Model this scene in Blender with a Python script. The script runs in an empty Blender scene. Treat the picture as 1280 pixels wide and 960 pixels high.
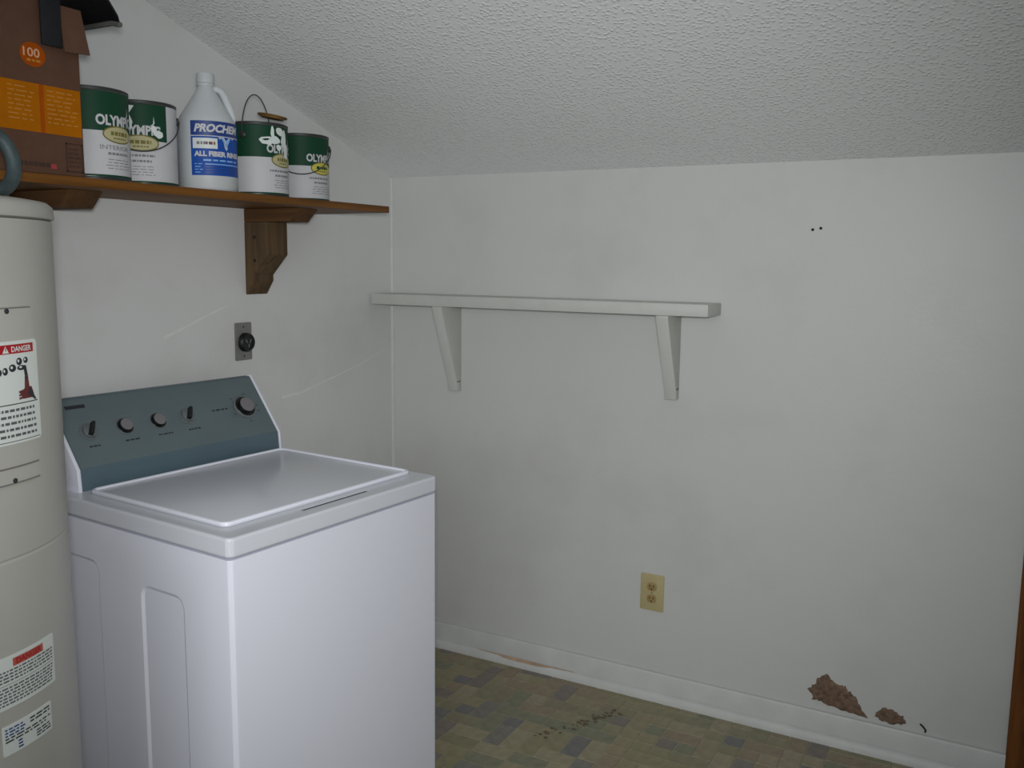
import bpy, bmesh, math, random
from mathutils import Vector, Matrix
random.seed(7)
PI = math.pi
SC = bpy.context.scene
COL = SC.collection

# ------------------------------------------------------------------ camera
CAM_POS = Vector((2.05904, -2.83162, 1.48756))
RIGHT = Vector((0.8783154, 0.4779562, 0.0109540))
UP = Vector((-0.0740652, 0.1133984, 0.9907851))
FWD = Vector((-0.4723097, 0.8710331, -0.1349995))
cd = bpy.data.cameras.new('camera')
cd.sensor_width = 36.0
cd.lens = 1133.73 / 1280 * 36.0
cd.clip_start = 0.02
cam = bpy.data.objects.new('camera', cd)
COL.objects.link(cam)
cam.matrix_world = Matrix(((RIGHT.x, UP.x, -FWD.x, CAM_POS.x), (RIGHT.y, UP.y, -FWD.y, CAM_POS.y),
                           (RIGHT.z, UP.z, -FWD.z, CAM_POS.z), (0, 0, 0, 1)))
SC.camera = cam

# ------------------------------------------------------------------ light
EAVE, SLOPE = 1.789, 0.337            # ceiling height over the back wall, rise towards the room
ROOM_X, ROOM_Y = 3.25, -4.3
WIN = (0.95, 2.85, 1.0, 2.4)        # window in the front wall (behind the camera): x0 x1 z0 z1
w = bpy.data.worlds.new('world')
SC.world = w
w.use_nodes = True
w.node_tree.nodes['Background'].inputs[0].default_value = (0.62, 0.72, 0.85, 1)
w.node_tree.nodes['Background'].inputs[1].default_value = 0.5
ld = bpy.data.lights.new('daylight', 'AREA')
ld.shape = 'RECTANGLE'
ld.size = WIN[1] - WIN[0]
ld.size_y = WIN[3] - WIN[2]
ld.energy = 21
ld.color = (0.93, 0.97, 1.0)
lo = bpy.data.objects.new('daylight', ld)
COL.objects.link(lo)
lo.location = ((WIN[0] + WIN[1]) / 2, ROOM_Y - 0.16, (WIN[2] + WIN[3]) / 2)
lo.rotation_euler = (PI / 2, 0, 0)
# the photographer's flash: a small soft beam just above the lens, aimed a little above the middle of the view
fd = bpy.data.lights.new('camera_flash', 'SPOT')
fd.energy = 112
fd.color = (1.0, 1.0, 1.0)
fd.spot_size = math.radians(85)
fd.spot_blend = 1.0
fd.shadow_soft_size = 0.06
fo = bpy.data.objects.new('camera_flash', fd)
COL.objects.link(fo)
fo.location = CAM_POS + UP * 0.07 + RIGHT * 0.02 - FWD * 0.02
fo.rotation_euler = (FWD + UP * 0.0 - RIGHT * 0.045).to_track_quat('-Z', 'Y').to_euler()
SC.view_settings.view_transform = 'Standard'
SC.view_settings.look = 'None'
SC.view_settings.gamma = 1
SC.view_settings.use_curve_mapping = False
SC.view_settings.exposure = 0.0
SC.cycles.max_bounces = 10
SC.cycles.diffuse_bounces = 6


# ------------------------------------------------------------------ materials
def lin(c):
    return tuple(((v / 12.92) if v <= 0.04045 else ((v + 0.055) / 1.055) ** 2.4) for v in [x / 255 for x in c])


def newmat(name):
    m = bpy.data.materials.new(name)
    m.use_nodes = True
    nt = m.node_tree
    return m, nt, nt.nodes['Principled BSDF']


def mat(name, col, rough=0.5, metal=0.0, var=0.0, scale=20, bump=0.0, bscale=60, spec=0.5, dist=0.002, stretch=None):
    """plain surface: base colour (sRGB 0-255) with slight noise variation and fine relief"""
    m, nt, b = newmat(name)
    c = lin(col)
    b.inputs['Base Color'].default_value = (*c, 1)
    b.inputs['Roughness'].default_value = rough
    b.inputs['Metallic'].default_value = metal
    b.inputs['Specular IOR Level'].default_value = spec
    tc = nt.nodes.new('ShaderNodeTexCoord')
    mp = nt.nodes.new('ShaderNodeMapping')
    nt.links.new(tc.outputs['Object'], mp.inputs[0])
    if stretch:
        mp.inputs['Scale'].default_value = stretch
    if var:
        n = nt.nodes.new('ShaderNodeTexNoise')
        n.inputs['Scale'].default_value = scale
        n.inputs['Detail'].default_value = 5
        nt.links.new(mp.outputs[0], n.inputs['Vector'])
        r = nt.nodes.new('ShaderNodeValToRGB')
        r.color_ramp.elements[0].position = 0.3
        r.color_ramp.elements[1].position = 0.7
        r.color_ramp.elements[0].color = (*[x * (1 - var) for x in c], 1)
        r.color_ramp.elements[1].color = (*[min(1, x * (1 + var)) for x in c], 1)
        nt.links.new(n.outputs[0], r.inputs[0])
        nt.links.new(r.outputs[0], b.inputs['Base Color'])
    if bump:
        n2 = nt.nodes.new('ShaderNodeTexNoise')
        n2.inputs['Scale'].default_value = bscale
        n2.inputs['Detail'].default_value = 4
        nt.links.new(mp.outputs[0], n2.inputs['Vector'])
        bp = nt.nodes.new('ShaderNodeBump')
        bp.inputs['Strength'].default_value = bump
        bp.inputs['Distance'].default_value = dist
        nt.links.new(n2.outputs[0], bp.inputs['Height'])
        nt.links.new(bp.outputs[0], b.inputs['Normal'])
    return m


def wall_mat(name, col, stain, rough=0.45):
    """painted wall: broad unevenness, faint scuffs, slight orange peel"""
    m, nt, b = newmat(name)
    N = nt.nodes.new
    L = nt.links.new
    c = lin(col)
    s = lin(stain)
    tc = N('ShaderNodeTexCoord')
    n1 = N('ShaderNodeTexNoise'); n1.inputs['Scale'].default_value = 2.2; n1.inputs['Detail'].default_value = 6
    n1.inputs['Roughness'].default_value = 0.6
    L(tc.outputs['Object'], n1.inputs['Vector'])
    r1 = N('ShaderNodeValToRGB')
    r1.color_ramp.elements[0].position = 0.28; r1.color_ramp.elements[1].position = 0.5
    r1.color_ramp.elements[0].color = (*s, 1); r1.color_ramp.elements[1].color = (*c, 1)
    L(n1.outputs[0], r1.inputs[0])
    # little smudges
    n2 = N('ShaderNodeTexNoise'); n2.inputs['Scale'].default_value = 9; n2.inputs['Detail'].default_value = 8
    n2.inputs['Roughness'].default_value = 0.7
    mp = N('ShaderNodeMapping'); mp.inputs['Scale'].default_value = (1, 1, 2.2); mp.inputs['Location'].default_value = (3, 1, 7)
    L(tc.outputs['Object'], mp.inputs[0]); L(mp.outputs[0], n2.inputs['Vector'])
    r2 = N('ShaderNodeValToRGB')
    r2.color_ramp.elements[0].position = 0.66; r2.color_ramp.elements[1].position = 0.8
    r2.color_ramp.elements[0].color = (0, 0, 0, 1); r2.color_ramp.elements[1].color = (0.35, 0.35, 0.35, 1)
    L(n2.outputs[0], r2.inputs[0])
    mx = N('ShaderNodeMixRGB'); mx.inputs[2].default_value = (*[x * 0.62 for x in s], 1)
    L(r2.outputs[0], mx.inputs[0]); L(r1.outputs[0], mx.inputs[1])
    L(mx.outputs[0], b.inputs['Base Color'])
    b.inputs['Roughness'].default_value = rough
    b.inputs['Specular IOR Level'].default_value = 0.4
    n3 = N('ShaderNodeTexNoise'); n3.inputs['Scale'].default_value = 90; n3.inputs['Detail'].default_value = 3
    n4 = N('ShaderNodeTexNoise'); n4.inputs['Scale'].default_value = 6; n4.inputs['Detail'].default_value = 2
    L(tc.outputs['Object'], n3.inputs['Vector']); L(tc.outputs['Object'], n4.inputs['Vector'])
    ad = N('ShaderNodeMath'); ad.operation = 'MULTIPLY_ADD'; ad.inputs[1].default_value = 4.0
    L(n4.outputs[0], ad.inputs[0]); L(n3.outputs[0], ad.inputs[2])
    bp = N('ShaderNodeBump'); bp.inputs['Strength'].default_value = 0.25; bp.inputs['Distance'].default_value = 0.0015
    L(ad.outputs[0], bp.inputs['Height']); L(bp.outputs[0], b.inputs['Normal'])
    return m


def ceiling_mat():
    """sprayed popcorn texture"""
    m, nt, b = newmat('popcorn_ceiling')
    N = nt.nodes.new
    L = nt.links.new
    tc = N('ShaderNodeTexCoord')
    v = N('ShaderNodeTexVoronoi'); v.inputs['Scale'].default_value = 92; v.feature = 'SMOOTH_F1'
    v.inputs['Smoothness'].default_value = 0.4
    n = N('ShaderNodeTexNoise'); n.inputs['Scale'].default_value = 120; n.inputs['Detail'].default_value = 4
    n.inputs['Roughness'].default_value = 0.65
    L(tc.outputs['Object'], v.inputs['Vector']); L(tc.outputs['Object'], n.inputs['Vector'])
    inv = N('ShaderNodeMapRange'); inv.interpolation_type = 'SMOOTHSTEP'
    inv.inputs['From Min'].default_value = 0.55; inv.inputs['From Max'].default_value = 0.1
    L(v.outputs['Distance'], inv.inputs['Value'])
    mu = N('ShaderNodeMath'); mu.operation = 'MULTIPLY'
    L(inv.outputs[0], mu.inputs[0]); L(n.outputs[0], mu.inputs[1])
    bp = N('ShaderNodeBump'); bp.inputs['Strength'].default_value = 0.55; bp.inputs['Distance'].default_value = 0.006
    L(mu.outputs[0], bp.inputs['Height']); L(bp.outputs[0], b.inputs['Normal'])
    c = lin((234, 236, 236))
    b.inputs['Base Color'].default_value = (*c, 1)
    b.inputs['Roughness'].default_value = 0.9
    return m


def wood_mat(name, dark, light, rough=0.55, axis='Y', scale=1.0):
    m, nt, b = newmat(name)
    N = nt.nodes.new
    L = nt.links.new
    tc = N('ShaderNodeTexCoord')
    mp = N('ShaderNodeMapping')
    s = {'X': (1.2, 26, 26), 'Y': (26, 1.2, 26), 'Z': (26, 26, 1.2)}[axis]
    mp.inputs['Scale'].default_value = tuple(x * scale for x in s)
    L(tc.outputs['Object'], mp.inputs[0])
    n = N('ShaderNodeTexNoise'); n.inputs['Scale'].default_value = 1.6; n.inputs['Detail'].default_value = 7
    n.inputs['Roughness'].default_value = 0.62; n.inputs['Distortion'].default_value = 0.6
    L(mp.outputs[0], n.inputs['Vector'])
    r = N('ShaderNodeValToRGB')
    r.color_ramp.elements[0].position = 0.32; r.color_ramp.elements[1].position = 0.68
    r.color_ramp.elements[0].color = (*lin(dark), 1); r.color_ramp.elements[1].color = (*lin(light), 1)
    L(n.outputs[0], r.inputs[0]); L(r.outputs[0], b.inputs['Base Color'])
    b.inputs['Roughness'].default_value = rough
    b.inputs['Specular IOR Level'].default_value = 0.22
    bp = N('ShaderNodeBump'); bp.inputs['Strength'].default_value = 0.2; bp.inputs['Distance'].default_value = 0.001
    L(n.outputs[0], bp.inputs['Height']); L(bp.outputs[0], b.inputs['Normal'])
    return m


M = dict(
    wall_left=wall_mat('wall_paint_left', (212, 213, 212), (203, 203, 200)),
    wall_back=wall_mat('wall_paint_back', (202, 203, 200), (195, 195, 191)),
    ceiling=ceiling_mat(),
    trim=mat('white_trim_paint', (200, 202, 199), 0.5, var=0.05, scale=12, bump=0.15, bscale=30),
    trim_worn=mat('worn_trim_paint', (176, 150, 126), 0.7, var=0.22, scale=22, bump=0.3, bscale=50),
    bare=mat('bare_drywall_paper', (118, 96, 80), 0.95, var=0.35, scale=60, bump=0.8, bscale=120, dist=0.004),
    scuff=mat('wall_scuff', (222, 223, 221), 0.5, var=0.05, scale=40),
    white_shelf=mat('white_shelf_paint', (196, 197, 192), 0.5, var=0.04, scale=10, bump=0.12, bscale=40),
    shelf_wood=wood_mat('stained_pine', (84, 52, 16), (124, 80, 30), 0.55, 'Y'),
    bracket_wood=wood_mat('bracket_wood', (66, 52, 36), (100, 80, 56), 0.75, 'Z'),
    bracket_wood_x=wood_mat('bracket_arm_wood', (66, 46, 26), (98, 68, 40), 0.75, 'X'),
    casing=wood_mat('door_casing_wood', (66, 36, 14), (126, 76, 34), 0.45, 'Z'),
    door=wood_mat('door_slab_wood', (52, 20, 8), (78, 32, 14), 0.4, 'Z'),
    enamel=mat('white_enamel', (235, 237, 248), 0.28, spec=0.5),
    enamel_shaded=mat('white_enamel_shaded', (216, 219, 226), 0.22, spec=0.5),  # same enamel, darkened: dimmer light on the upward faces put into the colour
    console=mat('slate_console', (97, 112, 116), 0.42, var=0.06, scale=8),
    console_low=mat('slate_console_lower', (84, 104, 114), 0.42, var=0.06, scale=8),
    print_dark=mat('dark_print', (40, 42, 48), 0.6),
    print_grey=mat('grey_print', (120, 122, 126), 0.7),
    knob=mat('grey_knob', (104, 110, 112), 0.35),
    knob_light=mat('knob_cap', (122, 119, 122), 0.35),
    black=mat('black_plastic', (18, 19, 22), 0.4, var=0.2, scale=30),
    black_soft=mat('black_strap', (10, 12, 18), 0.75, var=0.2, scale=60, bump=0.3, bscale=250),
    tray_under=mat('tray_lip', (92, 92, 88), 0.5),
    heater=mat('heater_enamel', (172, 171, 164), 0.42, var=0.03, scale=6),
    heater_dark=mat('heater_seam', (112, 110, 104), 0.5),
    sticker=mat('white_sticker', (206, 212, 208), 0.45),
    print_mid=mat('mid_grey_print', (86, 89, 92), 0.6),
    red=mat('warning_red', (158, 22, 30), 0.5),
    red_dull=mat('warning_red_faded', (176, 84, 72), 0.5),
    skin_print=mat('hand_print', (96, 40, 40), 0.5),
    pipe=mat('insulated_pipe', (58, 72, 74), 0.55, var=0.25, scale=50, bump=0.4, bscale=140),
    steel=mat('steel_plate', (142, 142, 140), 0.45, metal=0.6, var=0.1, scale=40),
    can_steel=mat('can_steel', (120, 122, 120), 0.38, metal=0.8, var=0.12, scale=30),
    can_dark=mat('can_rim_dark', (58, 62, 60), 0.5, metal=0.5),
    green=mat('label_green', (16, 62, 42), 0.55, spec=0.22),
    can_white=mat('label_white', (192, 193, 196), 0.55, spec=0.25, var=0.03, scale=14),
    cream=mat('badge_cream', (176, 172, 130), 0.55, spec=0.25),
    gold=mat('badge_gold', (112, 104, 50), 0.55, spec=0.25),
    yellow=mat('badge_yellow', (196, 190, 84), 0.5),
    paint_white=mat('paint_drip', (214, 222, 220), 0.35, bump=0.4, bscale=60),
    rust=mat('rusty_lid', (128, 98, 52), 0.6, metal=0.2, var=0.4, scale=40, bump=0.4, bscale=80),
    wire=mat('bail_wire', (82, 84, 86), 0.4, metal=0.7),
    jug=mat('jug_plastic', (188, 193, 195), 0.4, var=0.03, scale=10),
    blue=mat('label_blue', (24, 74, 158), 0.5, spec=0.25),
    blue_dark=mat('label_navy', (24, 56, 124), 0.45),
    blue_pale=mat('label_pale_blue', (120, 168, 220), 0.45),
    cardboard=mat('cardboard', (94, 68, 54), 0.9, spec=0.15, var=0.08, scale=30, bump=0.1, bscale=200),
    orange=mat('carton_orange', (166, 96, 0), 0.85, spec=0.12, var=0.1, scale=18),
    orange_deep=mat('carton_deep_orange', (158, 72, 4), 0.85, spec=0.12, var=0.1, scale=18),
    orange_pale=mat('carton_pale_print', (182, 124, 56), 0.85, spec=0.12),
    carton_dark=mat('carton_dark_print', (58, 40, 32), 0.8),
    carton_red=mat('carton_red_print', (160, 52, 62), 0.8),
    carton_white=mat('carton_white_print', (206, 160, 130), 0.8, spec=0.12),
    almond=mat('almond_plastic', (186, 172, 128), 0.4, var=0.04, scale=30),
    almond_dark=mat('almond_receptacle', (160, 138, 88), 0.45, var=0.08, scale=60),
    hole=mat('dark_hole', (26, 24, 22), 0.9),
    grout=mat('floor_vinyl_base', (150, 146, 124), 0.5, var=0.2, scale=20),
    window_frame=mat('window_frame_paint', (220, 220, 216), 0.4),
)


# ------------------------------------------------------------------ mesh builder
class MB:
    def __init__(self):
        self.v, self.f, self.mi, self.mats = [], [], [], []

    def slot(self, m):
        if m not in self.mats:
            self.mats.append(m)
        return self.mats.index(m)

    def add(self, verts, faces, m):
        o = len(self.v)
        s = self.slot(m)
        self.v += [tuple(p) for p in verts]
        self.f += [tuple(i + o for i in f) for f in faces]
        self.mi += [s] * len(faces)
        return self

    def box(self, x0, x1, y0, y1, z0, z1, m):
        v = [(x, y, z) for x in (x0, x1) for y in (y0, y1) for z in (z0, z1)]
        return self.add(v, [(0, 1, 3, 2), (4, 6, 7, 5), (0, 4, 5, 1), (2, 3, 7, 6), (0, 2, 6, 4), (1, 5, 7, 3)], m)

    def prism(self, poly, a, bb, m, axis='y', cap_m=None):
        """extrude a 2D polygon along an axis: y -> poly is (x,z); x -> (y,z); z -> (x,y)"""
        def P(p, t):
            return {'y': (p[0], t, p[1]), 'x': (t, p[0], p[1]), 'z': (p[0], p[1], t)}[axis]
        n = len(poly)
        v = [P(p, a) for p in poly] + [P(p, bb) for p in poly]
        self.add(v, [(i, (i + 1) % n, n + (i + 1) % n, n + i) for i in range(n)], m)
        self.add(v, [tuple(range(n))[::-1], tuple(range(n, 2 * n))], cap_m or m)
        return self

    def lathe(self, prof, m, n=40, c=(0, 0), mats=None, rot=None, org=(0, 0, 0)):
        v, f = [], []
        for (r, z) in prof:
            for i in range(n):
                a = 2 * PI * i / n
                p = Vector((c[0] + r * math.cos(a), c[1] + r * math.sin(a), z))
                if rot is not None:
                    p = rot @ p + Vector(org)
                v.append(tuple(p))
        for k in range(len(prof) - 1):
            fs = [(k * n + i, k * n + (i + 1) % n, (k + 1) * n + (i + 1) % n, (k + 1) * n + i) for i in range(n)]
            f.append(fs)
        o = len(self.v)
        self.v += v
        for k, fs in enumerate(f):
            s = self.slot(mats[k] if mats else m)
            self.f += [tuple(i + o for i in q) for q in fs]
            self.mi += [s] * n
        # close the ends
        for k, rev in ((0, True), (len(prof) - 1, False)):
            if prof[k][0] > 1e-5:
                q = [o + k * n + i for i in range(n)]
                self.f.append(tuple(q[::-1] if rev else q))
                mm = mats[0 if rev else -1] if mats else m
                self.mi.append(self.slot(mm))
        return self

    def tube(self, pts, r, m, n=10, closed=False, flat=1.0):
        pts = [Vector(p) for p in pts]
        N = len(pts)
        v = []
        ref = None
        for i, p in enumerate(pts):
            a = pts[(i - 1) % N] if closed or i > 0 else p
            b = pts[(i + 1) % N] if closed or i < N - 1 else p
            t = (b - a).normalized()
            if ref is None:
                ref = Vector((0, 0, 1)) if abs(t.z) < 0.9 else Vector((1, 0, 0))
            u = (ref - t * ref.dot(t)).normalized()
            ref = u
            w2 = t.cross(u)
            for k in range(n):
                a2 = 2 * PI * k / n
                v.append(p + u * r * math.cos(a2) + w2 * r * flat * math.sin(a2))
        f = []
        for i in range(N if closed else N - 1):
            j = (i + 1) % N
            f += [(i * n + k, i * n + (k + 1) % n, j * n + (k + 1) % n, j * n + k) for k in range(n)]
        if not closed:
            f += [tuple(range(n))[::-1], tuple((N - 1) * n + k for k in range(n))]
        return self.add(v, f, m)

    def mapped(self, polys, fn, m):
        for vs, fs in polys:
            self.add([fn(x, y) for x, y in vs], fs, m)
        return self

    def build(self, name, parent=None, bevel=0.0, seg=2, sharp=35, kind=None, bev_angle=40, fix=True):
        me = bpy.data.meshes.new(name)
        me.from_pydata(self.v, [], self.f)
        for mm in self.mats:
            me.materials.append(mm)
        me.polygons.foreach_set('material_index', self.mi)
        bm = bmesh.new()
        bm.from_mesh(me)
        if fix:
            bmesh.ops.remove_doubles(bm, verts=bm.verts, dist=1e-6)
            bmesh.ops.recalc_face_normals(bm, faces=bm.faces)
        if bevel:
            es = [e for e in bm.edges if len(e.link_faces) == 2 and e.calc_face_angle(0) > math.radians(bev_angle)]
            bmesh.ops.bevel(bm, geom=es, offset=bevel, segments=seg, profile=0.5, affect='EDGES', clamp_overlap=True)
        bm.to_mesh(me)
        bm.free()
        me.polygons.foreach_set('use_smooth', [True] * len(me.polygons))
        me.set_sharp_from_angle(angle=math.radians(sharp))
        o = bpy.data.objects.new(name, me)
        COL.objects.link(o)
        if parent:
            o.parent = parent
        if kind:
            o['kind'] = kind
        return o


def thing(name, label, cat, loc=(0, 0, 0), rz=0.0, group=None):
    o = bpy.data.objects.new(name, None)
    o.empty_display_size = 0.1
    COL.objects.link(o)
    o.location = loc
    o.rotation_euler = (0, 0, rz)
    o['label'] = label
    o['category'] = cat
    if group:
        o['group'] = group
    return o


def boolean_cut(o, cutters):
    """cut recesses into a mesh, once, without operators"""
    temp = []
    for cmb in cutters:
        c = cmb.build('cutter')
        c.matrix_world = o.matrix_world
        temp.append(c)
        md = o.modifiers.new('cut', 'BOOLEAN')
        md.operation = 'DIFFERENCE'
        md.solver = 'EXACT'
        md.object = c
    par = o.parent
    o.parent = None
    dg = bpy.context.evaluated_depsgraph_get()
    dg.update()
    me = bpy.data.meshes.new_from_object(o.evaluated_get(dg))
    o.modifiers.clear()
    o.data = me
    o.parent = par
    me.polygons.foreach_set('use_smooth', [True] * len(me.polygons))
    me.set_sharp_from_angle(angle=math.radians(12))
    for c in temp:
        d = c.data
        bpy.data.objects.remove(c)
        bpy.data.meshes.remove(d)


_tc = {}


def text(s, size, bold=0.0, shear=0.0, width=None, slice_w=0.004):
    """flat lettering as polygons centred on the origin"""
    cu = bpy.data.curves.new('t', 'FONT')
    cu.body = s
    cu.size = size
    cu.offset = bold
    cu.shear = shear
    cu.resolution_u = 3
    o = bpy.data.objects.new('t', cu)
    COL.objects.link(o)
    dg = bpy.context.evaluated_depsgraph_get()
    dg.update()
    me = bpy.data.meshes.new_from_object(o.evaluated_get(dg))
    bm = bmesh.new()
    bm.from_mesh(me)
    xs = [v.co.x for v in bm.verts]
    ys = [v.co.y for v in bm.verts]
    cx, cy = (min(xs) + max(xs)) / 2, (min(ys) + max(ys)) / 2
    k = (width / (max(xs) - min(xs))) if width else 1.0
    for v in bm.verts:
        v.co.x = (v.co.x - cx) * k
        v.co.y -= cy
    x = (min(xs) - cx) * k
    while x < (max(xs) - cx) * k:
        bmesh.ops.bisect_plane(bm, geom=bm.verts[:] + bm.edges[:] + bm.faces[:], plane_co=(x, 0, 0), plane_no=(1, 0, 0))
        x += slice_w
    bm.verts.index_update()
    r = ([(v.co.x, v.co.y) for v in bm.verts], [tuple(v.index for v in f.verts) for f in bm.faces])
    bm.free()
    bpy.data.objects.remove(o)
    bpy.data.curves.remove(cu)
    bpy.data.meshes.remove(me)
    return [r]


def rect(x0, x1, y0, y1, step=0.006):
    n = max(1, int((x1 - x0) / step))
    vs = []
    for i in range(n + 1):
        x = x0 + (x1 - x0) * i / n
        vs += [(x, y0), (x, y1)]
    return [(vs, [(2 * i, 2 * i + 2, 2 * i + 3, 2 * i + 1) for i in range(n)])]


def ellipse(cx, cy, a, b, n=28, slices=10):
    """ellipse cut in vertical strips so that it can wrap a cylinder"""
    vs, fs = [], []
    for i in range(slices + 1):
        t = PI - PI * i / slices
        x, y = cx + a * math.cos(t), b * math.sin(t)
        vs += [(x, cy - y), (x, cy + y)]
    for i in range(slices):
        fs.append((2 * i, 2 * i + 2, 2 * i + 3, 2 * i + 1))
    return [(vs, fs)]


def poly(pts):
    return [(list(pts), [tuple(range(len(pts)))])]


def fine_print(x0, x1, y0, y1, rows, fill=0.55, seed=1, word=0.012, indent=0.0, center=False):
    """rows of unreadable small print as little dashes"""
    rnd = random.Random(seed)
    out = []
    h = (y1 - y0) / rows
    for k in range(rows):
        y = y1 - (k + 0.5) * h
        a, b = x0, x1 - rnd.random() * indent * (x1 - x0)
        if center:
            d = rnd.random() * 0.3 * (x1 - x0)
            a, b = x0 + d / 2, x1 - d / 2
        x = a
        while x < b - word * 0.3:
            wd = min(word * rnd.uniform(0.4, 1.5), b - x)
            out += rect(x, x + wd, y - h * fill / 2, y + h * fill / 2, 0.008)
            x += wd + word * 0.3
    return out


def cyl_map(R, ang, z0):
    return lambda x, y: (R * math.cos(ang + x / R), R * math.sin(ang + x / R), z0 + y)


def rrect(x0, x1, y0, y1, r, n=5, corners=(1, 1, 1, 1)):
    """rounded rectangle, corners in the order ll lr ur ul"""
    out = []
    for (cx, cy, a0, on) in ((x0, y0, PI, corners[0]), (x1, y0, 1.5 * PI, corners[1]), (x1, y1, 0, corners[2]), (x0, y1, 0.5 * PI, corners[3])):
        if not on:
            out.append((cx, cy))
            continue
        ox = cx + (r if cx == x0 else -r)
        oy = cy + (r if cy == y0 else -r)
        for k in range(n + 1):
            a = a0 + 0.5 * PI * k / n
            out.append((ox + r * math.cos(a), oy + r * math.sin(a)))
    return out


# ------------------------------------------------------------------ the room
T = 0.12
def ceil_z(y):
    return EAVE - SLOPE * y

WALL_END = 2.153           # the back wall stops at the door casing
DOOR_W = 0.80
# left wall, a gable: sloped top edge
wl = MB().prism([(0.0, 0.0), (ROOM_Y, 0.0), (ROOM_Y, ceil_z(ROOM_Y)), (0.0, ceil_z(0))], -T, 0.0, M['wall_left'], 'x').build('wall_left', kind='structure')
wr = MB().prism([(0.0, 0.0), (ROOM_Y, 0.0), (ROOM_Y, ceil_z(ROOM_Y)), (0.0, ceil_z(0))], ROOM_X, ROOM_X + T, M['wall_left'], 'x').build('wall_right', kind='structure')
DH = 1.70                  # low door under the eave
wbm = MB()
wbm.prism([(-T, 0), (WALL_END + 0.02, 0), (WALL_END + 0.02, DH), (WALL_END + DOOR_W + 0.1, DH), (WALL_END + DOOR_W + 0.1, 0), (ROOM_X + T, 0), (ROOM_X + T, EAVE), (-T, EAVE)],
          0.0, T, M['wall_back'], 'y')
wb = wbm.build('wall_back', kind='structure')
fz = ceil_z(ROOM_Y)
wfm = MB()
wfm.box(-T, WIN[0], ROOM_Y - T, ROOM_Y, 0, fz, M['wall_left'])
wfm.box(WIN[1], ROOM_X + T, ROOM_Y - T, ROOM_Y, 0, fz, M['wall_left'])
wfm.box(WIN[0], WIN[1], ROOM_Y - T, ROOM_Y, 0, WIN[2], M['wall_left'])
wfm.box(WIN[0], WIN[1], ROOM_Y - T, ROOM_Y, WIN[3], fz, M['wall_left'])
wfm.build('wall_front', kind='structure')
cy0, cy1 = T, ROOM_Y - T
MB().prism([(cy0, ceil_z(cy0)), (cy1, ceil_z(cy1)), (cy1, ceil_z(cy1) + 0.1), (cy0, ceil_z(cy0) + 0.1)], -T, ROOM_X + T, M['ceiling'], 'x').build('ceiling', kind='structure')
wn = MB()
for (a, b, c2, d) in ((WIN[0], WIN[0] + 0.05, WIN[2], WIN[3]), (WIN[1] - 0.05, WIN[1], WIN[2], WIN[3]), (WIN[0], WIN[1], WIN[2], WIN[2] + 0.05),
                      (WIN[0], WIN[1], WIN[3] - 0.05, WIN[3]), (WIN[0], WIN[1], (WIN[2] + WIN[3]) / 2 - 0.02, (WIN[2] + WIN[3]) / 2 + 0.02)):
    wn.box(a, b, ROOM_Y - 0.09, ROOM_Y - 0.03, c2, d, M['window_frame'])
wn.build('window_1', kind='structure')

# floor: sheet of little mixed rectangles in olive, beige and grey
floor = MB().box(-T, ROOM_X + T, ROOM_Y - T, T, -0.1, 0.0, M['grout']).build('floor', kind='structure')
TC = [(136, 130, 100), (142, 132, 104), (130, 126, 98), (124, 124, 102), (146, 138, 112), (138, 124, 102), (130, 122, 98), (120, 117, 108), (112, 110, 108), (122, 114, 106)]
TM = [mat('vinyl_tile_%d' % i, c, 0.42, var=0.16, scale=34, bump=0.25, bscale=70) for i, c in enumerate(TC)]
WTS = [6, 6, 6, 5, 4, 4, 5, 3, 3, 3]
CELL = 0.06
nx, ny = int(ROOM_X / CELL), int(-ROOM_Y / CELL)
used = set()
tiles = []
rt = random.Random(11)
for j in range(ny):
    for i in range(nx):
        if (i, j) in used:
            continue
        sh = rt.choice([(1, 1), (1, 1), (2, 1), (1, 2), (2, 1), (1, 2), (1, 1)])
        cells = [(i + a, j + b) for a in range(sh[0]) for b in range(sh[1])]
        if any(c in used or c[0] >= nx or c[1] >= ny for c in cells):
            sh, cells = (1, 1), [(i, j)]
        used.update(cells)
        tiles.append((i, j, sh, rt.choices(range(len(TM)), WTS)[0]))


def seen(i, j):
    x, y = (i + 0.5) * CELL, -(j + 0.5) * CELL
    d = Vector((x, y, 0)) - CAM_POS
    z = d.dot(FWD)
    px, py = 640 + 1133.7 * d.dot(RIGHT) / z, 480 - 1133.7 * d.dot(UP) / z
    return z > 0 and px > 520 and px < 1300 and py < 1000


GAP = 0.0011
protos = {}
rest = MB()
npc = 0
for (i, j, sh, k) in tiles:
    wx, wy = sh[0] * CELL, sh[1] * CELL
    if seen(i, j) and npc < 299:
        key = (sh, k)
        if key not in protos:
            b = MB()
            b.add([(GAP, -GAP, 0), (wx - GAP, -GAP, 0), (wx - GAP, -wy + GAP, 0), (GAP, -wy + GAP, 0),
                   (GAP * 2, -GAP * 2, .0016), (wx - GAP * 2, -GAP * 2, .0016), (wx - GAP * 2, -wy + GAP * 2, .0016), (GAP * 2, -wy + GAP * 2, .0016)],
                  [(4, 5, 6, 7), (0, 1, 5, 4), (1, 2, 6, 5), (2, 3, 7, 6), (3, 0, 4, 7)], TM[k])
            o = b.build('tile', floor)
            protos[key] = o
        else:
            o = protos[key].copy()
            COL.objects.link(o)
        o.location = (i * CELL, -j * CELL, 0)
        npc += 1
    else:
        x, y = i * CELL, -j * CELL
        rest.add([(x + GAP, y - GAP, .0014), (x + wx - GAP, y - GAP, .0014), (x + wx - GAP, y - wy + GAP, .0014), (x + GAP, y - wy + GAP, .0014)], [(3, 2, 1, 0)], TM[k])
rest.build('tile_field', floor, kind='stuff', fix=False)

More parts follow.
